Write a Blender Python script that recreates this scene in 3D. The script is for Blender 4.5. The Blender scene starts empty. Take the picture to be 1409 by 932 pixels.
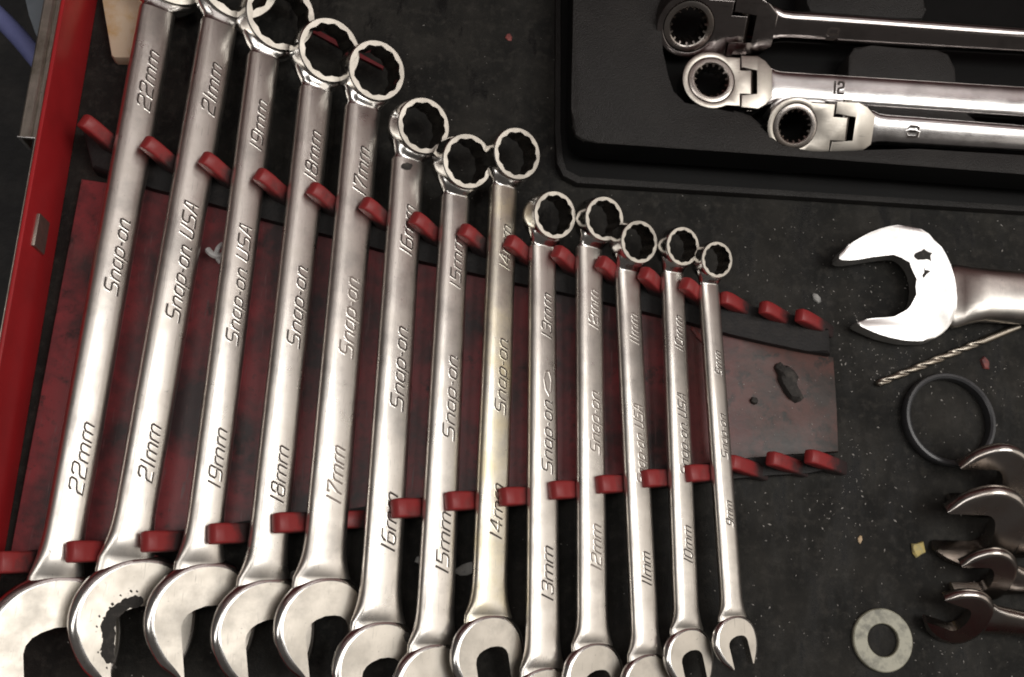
import bpy, bmesh, math, random
from mathutils import Vector, Matrix

random.seed(7)
scene = bpy.context.scene
COL = scene.collection
MM = 0.001

# ------------------------------------------------------------------ camera
F = 1353.0                      # focal length in pixels of the 1409 px wide photograph
CX, CY = 704.5, 466.0
def cam_basis():
    dn = Vector((580 - CX, CY - 828, -F)).normalized()      # straight down, seen by the camera
    Zc = -dn
    Yc = Vector((206, 5266, -F)).normalized()
    Yc = (Yc - Zc * Yc.dot(Zc)).normalized()                 # drawer depth direction
    Xc = Yc.cross(Zc)
    return Matrix((Xc, Yc, Zc))
RW = cam_basis()
CAM = Vector((0, 0, 382.0))                                   # mm above the drawer floor
cd = bpy.data.cameras.new('camera'); cam = bpy.data.objects.new('camera', cd); COL.objects.link(cam)
cd.sensor_width = 36; cd.lens = 36 * F / 1409; cd.clip_start = 0.01; cd.clip_end = 50
cam.matrix_world = Matrix.Translation(CAM * MM) @ RW.to_4x4()
scene.camera = cam

def ray(px, py):
    return (RW @ Vector(((px - CX) / F, (CY - py) / F, -1))).normalized()
def at(px, py, z):
    """point (mm) at height z whose picture position is px, py"""
    d = ray(px, py)
    return CAM + d * ((z - CAM.z) / d.z)

# ------------------------------------------------------------------ light
w = bpy.data.worlds.new('World'); scene.world = w; w.use_nodes = True
bg = w.node_tree.nodes['Background']
bg.inputs[0].default_value = (1.0, 0.90, 0.84, 1); bg.inputs[1].default_value = 0.07
scene.cycles.filter_width = 1.9
def area(name, loc, target, sx, sy, power, col):
    l = bpy.data.lights.new(name, 'AREA'); l.shape = 'RECTANGLE'; l.size = sx; l.size_y = sy
    l.energy = power; l.color = col
    o = bpy.data.objects.new(name, l); COL.objects.link(o)
    o.location = loc
    o.rotation_euler = (Vector(target) - Vector(loc)).to_track_quat('-Z', 'Y').to_euler()
    return o
area('ceiling_lamp', (0.62, 0.06, 1.16), (0.1, 0.05, 0), 0.52, 0.56, 6.4, (1.0, 0.97, 0.93))
area('workshop_window', (1.75, -0.26, 1.15), (0, 0.1, 0), 1.4, 1.0, 4.7, (1.0, 0.92, 0.83))
area('ceiling_tube', (-0.42, -0.10, 1.5), (-0.05, 0.1, 0), 0.26, 1.5, 5.6, (1.0, 0.96, 0.92))
vs = scene.view_settings
vs.view_transform = 'Standard'; vs.look = 'None'; vs.exposure = 0; vs.gamma = 1

# ------------------------------------------------------------------ materials
def nt(name):
    m = bpy.data.materials.new(name); m.use_nodes = True
    t = m.node_tree; b = t.nodes['Principled BSDF']
    return m, t, b
def N(t, kind, **kw):
    n = t.nodes.new(kind)
    for k, v in kw.items():
        if k in n.inputs: n.inputs[k].default_value = v
        else: setattr(n, k, v)
    return n
def coords(t, scale=(1, 1, 1), kind='Object'):
    tc = N(t, 'ShaderNodeTexCoord'); mp = N(t, 'ShaderNodeMapping')
    mp.inputs['Scale'].default_value = scale
    t.links.new(tc.outputs[kind], mp.inputs['Vector'])
    return mp.outputs['Vector']
def noise(t, vec, scale, detail=4, rough=0.55):
    n = N(t, 'ShaderNodeTexNoise'); n.inputs['Scale'].default_value = scale
    n.inputs['Detail'].default_value = detail; n.inputs['Roughness'].default_value = rough
    t.links.new(vec, n.inputs['Vector']); return n.outputs['Fac']
def ramp(t, fac, p0, p1, c0=(0, 0, 0, 1), c1=(1, 1, 1, 1)):
    r = N(t, 'ShaderNodeValToRGB'); e = r.color_ramp.elements
    e[0].position = p0; e[0].color = c0; e[1].position = p1; e[1].color = c1
    t.links.new(fac, r.inputs[0]); return r.outputs[0]
def mix(t, fac, a, b):
    m = N(t, 'ShaderNodeMix', data_type='RGBA')
    if hasattr(fac, 'is_linked'): t.links.new(fac, m.inputs[0])
    else: m.inputs[0].default_value = fac
    for v, i in ((a, 6), (b, 7)):
        if hasattr(v, 'is_linked'): t.links.new(v, m.inputs[i])
        else: m.inputs[i].default_value = (*v, 1) if len(v) == 3 else v
    return m.outputs[2]
def bump(t, b, h, strength, dist):
    n = N(t, 'ShaderNodeBump'); n.inputs['Strength'].default_value = strength
    n.inputs['Distance'].default_value = dist
    t.links.new(h, n.inputs['Height']); t.links.new(n.outputs[0], b.inputs['Normal'])

def steel(name, col, r0, r1, streak=0.25, spots=0.0, tint=None, bdist=0.00004):
    m, t, b = nt(name)
    b.inputs['Metallic'].default_value = 1
    def shifted(scale):
        mp = coords(t, scale); oi = N(t, 'ShaderNodeObjectInfo'); cm = N(t, 'ShaderNodeVectorMath', operation='ADD')
        sc_ = N(t, 'ShaderNodeVectorMath', operation='SCALE'); sc_.inputs[3].default_value = 3.7
        t.links.new(oi.outputs['Random'], sc_.inputs[0]); t.links.new(mp, cm.inputs[0]); t.links.new(sc_.outputs[0], cm.inputs[1])
        return cm.outputs[0]
    v = shifted((1, 1, 1))
    vs_ = shifted((1, 0.05, 1))
    n1 = noise(t, v, 90, 5); n2 = noise(t, vs_, 1400, 4, 0.7); n3 = noise(t, v, 700, 3, 0.6)
    c = mix(t, ramp(t, n1, 0.38, 0.68), col, tint or tuple(x * 0.88 for x in col))
    n4 = noise(t, v, 38, 6, 0.68)
    c = mix(t, ramp(t, n4, .50, .66), c, tuple(x * .66 for x in col))
    n5 = noise(t, vs_, 2600, 2, 0.5)
    c = mix(t, ramp(t, n5, .66, .72), c, tuple(x * .62 for x in col))
    if spots:
        c = mix(t, ramp(t, n3, 0.68, 0.73), c, tuple(x * (1 - spots) for x in col))
    t.links.new(c, b.inputs['Base Color'])
    rr = N(t, 'ShaderNodeMapRange'); rr.inputs['To Min'].default_value = r0; rr.inputs['To Max'].default_value = r1
    rr.inputs['From Min'].default_value = 0.3; rr.inputs['From Max'].default_value = 0.7
    t.links.new(n1, rr.inputs['Value']); t.links.new(rr.outputs[0], b.inputs['Roughness'])
    mx = N(t, 'ShaderNodeMath', operation='ADD'); sc = N(t, 'ShaderNodeMath', operation='MULTIPLY')
    sc.inputs[1].default_value = 0.7
    t.links.new(n1, sc.inputs[0]); t.links.new(n2, mx.inputs[0]); t.links.new(sc.outputs[0], mx.inputs[1])
    bump(t, b, mx.outputs[0], streak, bdist)
    return m
SATIN = steel('satin_chrome', (0.77, 0.735, 0.685), 0.26, 0.38, 0.16, 0.45, (0.62, 0.58, 0.53))
SATIN_WARM = steel('satin_chrome_yellowed', (0.77, 0.73, 0.64), 0.27, 0.40, 0.16, 0.5, (0.70, 0.63, 0.45))
FACE = steel('ground_steel', (0.60, 0.56, 0.50), 0.34, 0.46, 0.30, 0.40, (0.50, 0.465, 0.41))
POLISH = steel('polished_chrome', (0.82, 0.80, 0.78), 0.07, 0.15, 0.10, 0.2)
DARKCHROME = steel('dark_chrome', (0.44, 0.41, 0.385), 0.18, 0.30, 0.2, 0.4, (0.33, 0.285, 0.25))  # darker, browner than the other chromes
NECK = steel('neck_chrome', (0.80, 0.78, 0.75), 0.15, 0.24, 0.15, 0.3)
BRIGHT = steel('bright_steel', (0.92, 0.91, 0.89), 0.34, 0.42, 0.15, 0.1)
BARCHROME = steel('bar_chrome', (0.70, 0.68, 0.67), 0.16, 0.26, 0.15, 0.25)
DIMCHROME = steel('dimmed_chrome', (0.34, 0.31, 0.30), 0.08, 0.16, 0.1, 0.2)  # mirror chrome with its dark reflections put into the base colour
RAIL = steel('worn_rail_steel', (0.62, 0.57, 0.50), 0.38, 0.55, 0.6, 0.6, (0.26, 0.23, 0.19), 0.0002)
BRASSY = steel('drill_steel', (0.50, 0.46, 0.39), 0.28, 0.42, 0.3, 0.4, (0.34, 0.29, 0.23))

def rough_mat(name, col, rough, dirt=None, dirt_lo=0.5, dirt_hi=0.65, scale=60, bscale=900, bstr=0.3, bdist=0.0003, spec=0.5):
    m, t, b = nt(name)
    v = coords(t)
    n1 = noise(t, v, scale, 6, 0.62)
    c = mix(t, ramp(t, n1, dirt_lo, dirt_hi), col, dirt if dirt else tuple(x * 0.7 for x in col))
    t.links.new(c, b.inputs['Base Color'])
    b.inputs['Roughness'].default_value = rough
    b.inputs['Specular IOR Level'].default_value = spec
    bump(t, b, noise(t, v, bscale, 3), bstr, bdist)
    return m
RED_PLASTIC = rough_mat('red_plastic', (0.42, 0.040, 0.042), 0.45, (0.12, 0.060, 0.058), 0.50, 0.66, 95, 700, 0.2)
def finger_mat():
    m, t, b = nt('greasy_red_plastic'); v = coords(t)
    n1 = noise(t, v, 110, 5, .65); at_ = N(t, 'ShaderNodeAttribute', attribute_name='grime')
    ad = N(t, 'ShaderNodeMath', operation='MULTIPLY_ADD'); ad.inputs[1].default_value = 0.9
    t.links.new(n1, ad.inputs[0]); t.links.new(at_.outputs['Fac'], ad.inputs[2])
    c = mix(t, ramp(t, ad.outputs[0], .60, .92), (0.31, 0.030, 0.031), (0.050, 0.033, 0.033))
    t.links.new(c, b.inputs['Base Color']); b.inputs['Roughness'].default_value = .45
    bump(t, b, noise(t, v, 700, 3), .2, .0003)
    return m
FINGER = finger_mat()
RED_PLATE = rough_mat('shadowed_red_plastic', (0.22, 0.022, 0.028), 0.5, (0.045, 0.022, 0.022), 0.40, 0.66, 26, 600, 0.2, 0.0003, 0.35)  # red of the thin strip, its shadow put into the colour
RED_FADED = rough_mat('dusty_red_plastic', (0.15, 0.055, 0.05), 0.6, (0.05, 0.035, 0.03), 0.42, 0.62, 40, 500, 0.4, 0.0003, 0.3)
def dusty_plate():
    m, t, b = nt('dusty_rack_red'); v = coords(t)
    n1 = noise(t, v, 26, 6, .65); n2 = noise(t, v, 60, 6, .7); n3 = noise(t, v, 200, 4, .6)
    red = mix(t, ramp(t, n1, .42, .60), (0.27, 0.046, 0.052), (0.050, 0.029, 0.031))
    red = mix(t, ramp(t, noise(t, v, 420, 5, .7), .56, .74), red, (0.075, 0.034, 0.035))
    ns = noise(t, coords(t, (1, .07, 1)), 900, 3, .6)
    red = mix(t, ramp(t, ns, .64, .72), red, (0.20, 0.10, 0.10))
    red = mix(t, ramp(t, n2, .60, .70), red, (0.022, 0.018, 0.018))
    dust = mix(t, ramp(t, n2, .42, .60), (0.105, 0.046, 0.038), (0.045, 0.034, 0.030))
    dust = mix(t, ramp(t, n3, .54, .64), dust, (0.030, 0.025, 0.022))
    dust = mix(t, ramp(t, n1, .54, .60), dust, (0.024, 0.021, 0.019))
    sx = N(t, 'ShaderNodeSeparateXYZ'); t.links.new(v, sx.inputs[0])
    ad = N(t, 'ShaderNodeMath', operation='MULTIPLY_ADD'); ad.inputs[1].default_value = 0.06
    t.links.new(n1, ad.inputs[0]); t.links.new(sx.outputs[0], ad.inputs[2])
    wear = ramp(t, ad.outputs[0], 0.10, 0.16)        # the empty end of the rack collects dust
    t.links.new(mix(t, wear, red, dust), b.inputs['Base Color'])
    b.inputs['Roughness'].default_value = .42; b.inputs['Specular IOR Level'].default_value = .5
    bump(t, b, n3, .35, .0003)
    return m
DUSTY = dusty_plate()
RED_PAINT = rough_mat('red_enamel', (0.44, 0.022, 0.026), 0.32, (0.30, 0.018, 0.020), 0.45, 0.75, 22, 300, 0.04, 0.0002)
def liner():
    m, t, b = nt('black_foam_liner'); v = coords(t)
    n1 = noise(t, v, 40, 6, .65); n2 = noise(t, v, 230, 5, .7); n3 = noise(t, v, 1500, 3, .6); n4 = noise(t, coords(t, (1, .35, 1)), 75, 5, .7)
    c = mix(t, ramp(t, n1, .40, .70), (0.014, 0.0138, 0.0128), (0.034, 0.032, 0.028))
    c = mix(t, ramp(t, n2, .50, .72), c, (0.044, 0.041, 0.036))
    c = mix(t, ramp(t, n4, .57, .65), c, (0.008, 0.0078, 0.0075))
    t.links.new(c, b.inputs['Base Color'])
    rr = ramp(t, n4, .45, .65, (.8, .8, .8, 1), (.5, .5, .5, 1)); t.links.new(rr, b.inputs['Roughness'])
    b.inputs['Specular IOR Level'].default_value = .22
    ad = N(t, 'ShaderNodeMath', operation='ADD'); t.links.new(n3, ad.inputs[0]); t.links.new(n2, ad.inputs[1])
    bump(t, b, ad.outputs[0], .5, .0005)
    return m
LINER = liner()
GRIME = rough_mat('greasy_black', (0.016, 0.015, 0.015), 0.6, (0.030, 0.026, 0.024), 0.5, 0.7, 120, 900, 0.5, 0.0004, 0.3)
TRAY = rough_mat('black_moulded_plastic', (0.016, 0.0148, 0.014), 0.5, (0.026, 0.024, 0.022), 0.45, 0.7, 40, 1700, 0.8, 0.0006, 0.4)
POCKET = rough_mat('shaded_black_plastic', (0.007, 0.007, 0.007), 0.5, None, 0.5, 0.7, 30, 1200, 0.2, 0.0003, 0.12)  # darker tray plastic: shade of the recesses and moat put into the colour
RUBBER = rough_mat('black_rubber', (0.045, 0.046, 0.049), 0.36, (0.065, 0.066, 0.069), 0.45, 0.7, 90, 900, 0.15)
ZINC = rough_mat('zinc_plate', (0.44, 0.43, 0.33), 0.42, (0.19, 0.185, 0.14), 0.46, 0.66, 210, 700, .35)
DARKRED = rough_mat('dark_cabinet_red', (0.17, 0.014, 0.016), 0.35, (0.05, 0.012, 0.012), 0.45, 0.65, 9, 300, 0.05)  # chest red, darkened to weaken its reflection in the wrenches
CREAM = rough_mat('stained_cream_block', (0.62, 0.50, 0.36), 0.7, (0.52, 0.33, 0.13), 0.45, 0.66, 75, 500, 0.4)
CONCRETE = rough_mat('dark_floor', (0.030, 0.030, 0.031), 0.7, (0.055, 0.052, 0.05), 0.45, 0.7, 30, 120, 0.6, 0.002)
HOSE = rough_mat('blue_hose', (0.20, 0.22, 0.46), 0.45, (0.14, 0.16, 0.36), 0.45, 0.7, 40)
GREYPAINT = rough_mat('grey_blue_sheet', (0.20, 0.23, 0.26), 0.5, (0.13, 0.15, 0.17), 0.45, 0.7, 30)
YELLOW = rough_mat('yellow_scrap', (0.62, 0.50, 0.18), 0.6, (0.45, 0.40, 0.20), 0.45, 0.6, 300)
PAPER = rough_mat('grey_scrap', (0.42, 0.42, 0.40), 0.7, (0.25, 0.25, 0.24), 0.45, 0.6, 300)
WHITE = rough_mat('white_plastic', (0.70, 0.69, 0.68), 0.5)
LUMP = rough_mat('dry_black_grease', (0.035, 0.032, 0.029), 0.8, (0.07, 0.062, 0.055), 0.5, 0.65, 260, 900, 0.9, 0.0006)
REDCHIP = rough_mat('red_chip', (0.28, 0.07, 0.06), 0.6, (0.14, 0.05, 0.05), 0.45, 0.6, 300)
SPECK = rough_mat('metal_dust', (0.45, 0.43, 0.40), 0.5)
m, t_, b_ = nt('engraving_dark'); b_.inputs['Base Color'].default_value = (0.045, 0.035, 0.030, 1)
b_.inputs['Roughness'].default_value = 0.6; b_.inputs['Metallic'].default_value = 0.3; INK = m
m, t_, b_ = nt('engraving_faint'); b_.inputs['Base Color'].default_value = (0.30, 0.26, 0.23, 1)
b_.inputs['Roughness'].default_value = 0.55; b_.inputs['Metallic'].default_value = 0.7; INK_FAINT = m

# ------------------------------------------------------------------ helpers
def link(name, me, mats, parent=None, smooth=35, world=False):
    for mt in (mats if isinstance(mats, (list, tuple)) else [mats]): me.materials.append(mt)
    if smooth:
        me.shade_smooth(); me.set_sharp_from_angle(angle=math.radians(smooth))
    o = bpy.data.objects.new(name, me); COL.objects.link(o)
    if parent:
        o.parent = parent
        if world: o.matrix_parent_inverse = Matrix.Translation(-parent.location)   # mesh already in scene coordinates
    return o
def from_bm(name, bm, mats, parent=None, smooth=35, world=False):
    me = bpy.data.meshes.new(name); bmesh.ops.recalc_face_normals(bm, faces=bm.faces[:])
    bmesh.ops.scale(bm, vec=(MM, MM, MM), verts=bm.verts[:])
    bm.to_mesh(me); bm.free()
    return link(name, me, mats, parent, smooth, world)
def crisp_caps(o, nmin=20):
    """ground faces end in a crisp edge"""
    me = o.data; em = {}
    for e in me.edges: em[tuple(sorted(e.vertices))] = e
    for p in me.polygons:
        if len(p.vertices) >= nmin:
            p.use_smooth = False
            for k in p.edge_keys: em[tuple(sorted(k))].use_edge_sharp = True
def tag(o, label=None, cat=None, group=None, kind=None):
    if label: o['label'] = label
    if cat: o['category'] = cat
    if group: o['group'] = group
    if kind: o['kind'] = kind
    return o
def empty(name, loc=(0, 0, 0)):
    o = bpy.data.objects.new(name, None); COL.objects.link(o); o.location = Vector(loc) * MM
    o.empty_display_size = 0.01
    return o
def loft(bm, rings, cap=True, closed=True):
    vr = [[bm.verts.new(p) for p in r] for r in rings]
    n = len(vr[0])
    for a, b in zip(vr[:-1], vr[1:]):
        for i in range(n if closed else n - 1):
            j = (i + 1) % n
            bm.faces.new((a[i], a[j], b[j], b[i]))
    if cap:
        bm.faces.new(vr[0]); bm.faces.new(vr[-1])
    return vr
def catmull(pts, sub=6, closed=True):
    out = []; n = len(pts)
    for i in range(n if closed else n - 1):
        g = (lambda k: pts[k % n]) if closed else (lambda k: pts[max(0, min(n - 1, k))])
        p0, p1, p2, p3 = g(i - 1), g(i), g(i + 1), g(i + 2)
        for s in range(sub):
            u = s / sub
            out.append(tuple(0.5 * (2 * p1[k] + (p2[k] - p0[k]) * u + (2 * p0[k] - 5 * p1[k] + 4 * p2[k] - p3[k]) * u * u
                             + (3 * p1[k] - p0[k] - 3 * p2[k] + p3[k]) * u ** 3) for k in range(len(p1))))
    if not closed: out.append(tuple(pts[-1]))
    return out
def prism(bm, outline, z0, z1, bev=0.0, seg=2, bevel_bottom=False, mat=0):
    """outline: xy list; extruded z0..z1, top rim bevelled"""
    vb = [bm.verts.new((x, y, z0)) for x, y in outline]
    vt = [bm.verts.new((x, y, z1)) for x, y in outline]
    fs = [bm.faces.new(vt), bm.faces.new(vb[::-1])]
    n = len(vb)
    for i in range(n):
        j = (i + 1) % n
        fs.append(bm.faces.new((vb[i], vb[j], vt[j], vt[i])))
    for f in fs: f.material_index = mat
    if bev:
        es = [e for e in fs[0].edges]
        if bevel_bottom: es += [e for e in fs[1].edges]
        bmesh.ops.bevel(bm, geom=es, offset=bev, segments=seg, profile=0.5, affect='EDGES', clamp_overlap=True)
def px_outline(pts, z, sub=0):
    if sub: pts = catmull(pts, sub)
    return [tuple(at(x, y, z)[:2]) for x, y in pts]
def local_frame(A, B, roll):
    """axes of a bar running from B to A (mm), its top rolled by `roll` about the bar"""
    Y = (A - B).normalized()
    X = Y.cross(Vector((0, 0, 1))).normalized(); Z = X.cross(Y)
    c, s = math.cos(roll), math.sin(roll)
    Z2 = Z * c + X * s; X2 = Y.cross(Z2)
    return X2, Y, Z2
def superprofile(a, b, n=3.2, k=28):
    out = []
    for i in range(k):
        th = 2 * math.pi * i / k
        c, s = math.cos(th), math.sin(th)
        out.append((a * math.copysign(abs(c) ** (2 / n), c), b * math.copysign(abs(s) ** (2 / n), s)))
    return out

# ------------------------------------------------------------------ stroke lettering
def cl(*p): return list(p) + [p[0], p[1]]
def rbox(x0, y0, x1, y1, c=0.12):
    return cl((x0 + c, y0), (x1 - c, y0), (x1, y0 + c), (x1, y1 - c), (x1 - c, y1), (x0 + c, y1), (x0, y1 - c), (x0, y0 + c))
GL = {
 'S': (0.62, [[(.62, 1), (.12, 1), (.02, .9), (.02, .6), (.12, .5), (.5, .5), (.6, .4), (.6, .1), (.5, 0), (0, 0)]]),
 's': (0.52, [[(.5, 1), (.1, 1), (.0, .9), (.0, .62), (.1, .52), (.42, .48), (.52, .38), (.52, .1), (.42, 0), (0, 0)]]),
 'n': (0.46, [[(0, 0), (0, .66)], [(0, .5), (.14, .66), (.36, .66), (.46, .54), (.46, 0)]]),
 'N': (0.56, [[(0, 0), (0, .66)], [(0, .5), (.14, .66), (.36, .66), (.44, .54), (.44, 0), (.56, 0)]]),
 'a': (0.48, [rbox(0, 0, .48, .66), [(.48, .6), (.48, 0), (.54, 0)]]),
 'p': (0.48, [rbox(0, 0, .48, .66), [(0, .66), (0, -.3)]]),
 'o': (0.48, [rbox(0, 0, .48, .66)]),
 '-': (0.14, [[(0, .33), (.14, .33)]]),
 'U': (0.5, [[(0, 1), (0, .1), (.1, 0), (.4, 0), (.5, .1), (.5, 1)]]),
 'A': (0.5, [[(0, 0), (.16, 1), (.36, 1), (.5, 0)], [(.06, .36), (.45, .36)]]),
 'm': (0.8, [[(0, 0), (0, .66)], [(0, .54), (.12, .66), (.32, .66), (.4, .56), (.4, 0)], [(.4, .54), (.52, .66), (.7, .66), (.8, .56), (.8, 0)]]),
 '0': (0.52, [rbox(0, 0, .52, 1, .14)]),
 '1': (0.16, [[(.08, 0), (.08, 1)]]),
 '2': (0.54, [[(0, .82), (0, .9), (.1, 1), (.44, 1), (.54, .9), (.54, .62), (.44, .52), (.1, .46), (0, .36), (0, 0), (.54, 0)]]),
 '3': (0.52, [[(0, .9), (.1, 1), (.42, 1), (.52, .9), (.52, .6), (.42, .52), (.16, .52)], [(.42, .52), (.52, .42), (.52, .1), (.42, 0), (.1, 0), (0, .1)]]),
 '4': (0.56, [[(.42, 0), (.42, 1), (.36, 1), (0, .34), (0, .28), (.56, .28)]]),
 '5': (0.52, [[(.52, 1), (.02, 1), (.02, .56), (.42, .56), (.52, .46), (.52, .1), (.42, 0), (0, 0)]]),
 '6': (0.52, [[(.5, 1), (.12, 1), (0, .88), (0, .1), (.1, 0), (.42, 0), (.52, .1), (.52, .46), (.42, .56), (0, .56)]]),
 '7': (0.52, [[(0, .86), (0, 1), (.52, 1), (.52, .9), (.2, .3), (.18, 0)]]),
 '8': (0.52, [rbox(0, 0, .52, .54, .1), rbox(.03, .54, .49, 1, .1)]),
 '9': (0.52, [[(.02, 0), (.4, 0), (.52, .12), (.52, .9), (.42, 1), (.1, 1), (0, .9), (0, .54), (.1, .44), (.52, .44)]]),
}
def lettering(bm, text, place, length, height, slant=0.42, gap=0.22, weight=0.054):
    """strokes laid along +u (reading) and +v (up); place(u, v, h) -> point. Dark channel with small raised lips."""
    adv = []; u = 0
    for ch in text:
        if ch == ' ': u += 0.3; continue
        wd, st = GL[ch]; adv.append((u, st)); u += wd + gap
    tot = u - gap
    kx = (length - slant * height * 0.8) / tot
    hw = weight * height
    for u0, strokes in adv:
        for pl in strokes:
            pts = [((u0 + x) * kx + slant * height * y, height * y) for x, y in pl]
            dense = [pts[0]]
            for p in pts[1:]:
                q0 = dense[-1]; mlen = math.hypot(p[0] - q0[0], p[1] - q0[1]); kq = max(1, int(mlen / (height * .22)))
                dense += [(q0[0] + (p[0] - q0[0]) * g / kq, q0[1] + (p[1] - q0[1]) * g / kq) for g in range(1, kq + 1)]
            pts = dense
            n = len(pts); closed = n > 3 and len(pl) > 3 and pl[0] == pl[-2] and pl[1] == pl[-1]
            if closed:
                k1 = max(1, int(math.hypot(pts[0][0] - ((u0 + pl[1][0]) * kx + slant * height * pl[1][1]), pts[0][1] - height * pl[1][1]) / (height * .22)))
                pts = pts[:-k1]; n = len(pts)
            rows = []
            for i, p in enumerate(pts):
                a = pts[i - 1] if i else (pts[-2] if closed else None)
                b = pts[i + 1] if i < n - 1 else (pts[1] if closed else None)
                if i == 0 and closed: a = pts[-2]
                d = Vector((0, 0))
                if a: d += (Vector(p) - Vector(a)).normalized()
                if b: d += (Vector(b) - Vector(p)).normalized()
                d = d.normalized() if d.length > 1e-6 else Vector((1, 0))
                nn = Vector((-d.y, d.x)); sc = 1.0
                if a and b:
                    e = (Vector(b) - Vector(p)).normalized()
                    sc = min(1.5, 1 / max(0.5, abs(nn.dot(Vector((-e.y, e.x))))))
                ext = Vector((0, 0))
                if not a: ext = -d * hw * 0.8
                if not b: ext = d * hw * 0.8
                q = Vector(p) + ext
                rows.append([bm.verts.new(place(q.x + nn.x * o * sc, q.y + nn.y * o * sc, h))
                             for o, h in ((-1.9 * hw, 0.0), (-hw, 0.06), (-hw, 0.03), (hw, 0.03), (hw, 0.06), (1.9 * hw, 0.0))])
            for r0, r1 in zip(rows[:-1], rows[1:]):
                for k, mi in ((0, 1), (1, 0), (2, 0), (3, 0), (4, 1)):
                    f = bm.faces.new((r0[k], r0[k + 1], r1[k + 1], r1[k])); f.material_index = mi

# ------------------------------------------------------------------ jaw outline
JR = [(-0.53, 0.56), (-0.64, 0.38), (-0.84, 0.10), (-0.97, -0.2), (-1.02, -0.47), (-0.96, -0.75), (-0.78, -1.01), (-0.44, -1.22),
      (0, -1.29), (0.44, -1.2), (0.76, -0.98), (0.93, -0.70), (0.97, -0.4), (0.93, -0.10), (0.83, 0.16), (0.69, 0.40), (0.545, 0.60)]
def jaw_points(s, turn, sx=1.0, dx=0.0, dy=0.0):
    outer = catmull(JR, 4, closed=False)
    inner = [(0.5, 0.56), (0.5, -0.32), (0.46, -0.43), (0.36, -0.52), (0.22, -0.57), (0, -0.6), (-0.22, -0.57), (-0.36, -0.52), (-0.46, -0.43), (-0.5, -0.32), (-0.5, 0.50)]
    c, sn = math.cos(turn), math.sin(turn)
    tr = lambda p: Vector(((p[0] * c + p[1] * sn) * s * sx + dx, (p[0] * sn - p[1] * c) * s + dy))
    P = [tr(p) for p in outer]; Q = [tr(p) for p in inner]
    nrm = []; n = len(P)
    for k in range(n):
        d = (P[min(k + 1, n - 1)] - P[max(k - 1, 0)]).normalized()
        nv = Vector((d.y, -d.x))
        if nv.dot(P[k] - Vector((dx, dy - 0.0))) < 0: nv = -nv
        nrm.append(nv * min(1, 0.35 + min(k, n - 1 - k) / 10))
    return P, nrm, Q
def jaw_mesh(bm, P, nrm, Q, bh, draft):
    """forged head: flat ground faces, side walls that bulge out between them"""
    rings = []
    for zf, of in ((-1, 0.0), (-.93, .22), (-.55, .82), (0, 1), (.5, .86), (.86, .42), (.95, .22), (1, 0)):
        ins = .35 if abs(zf) == 1 else 0
        rings.append([(p.x + q.x * (of * draft - ins), p.y + q.y * (of * draft - ins), zf * bh) for p, q in zip(P, nrm)] + [(q.x, q.y, zf * bh) for q in Q])
    loft(bm, rings)
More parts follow.
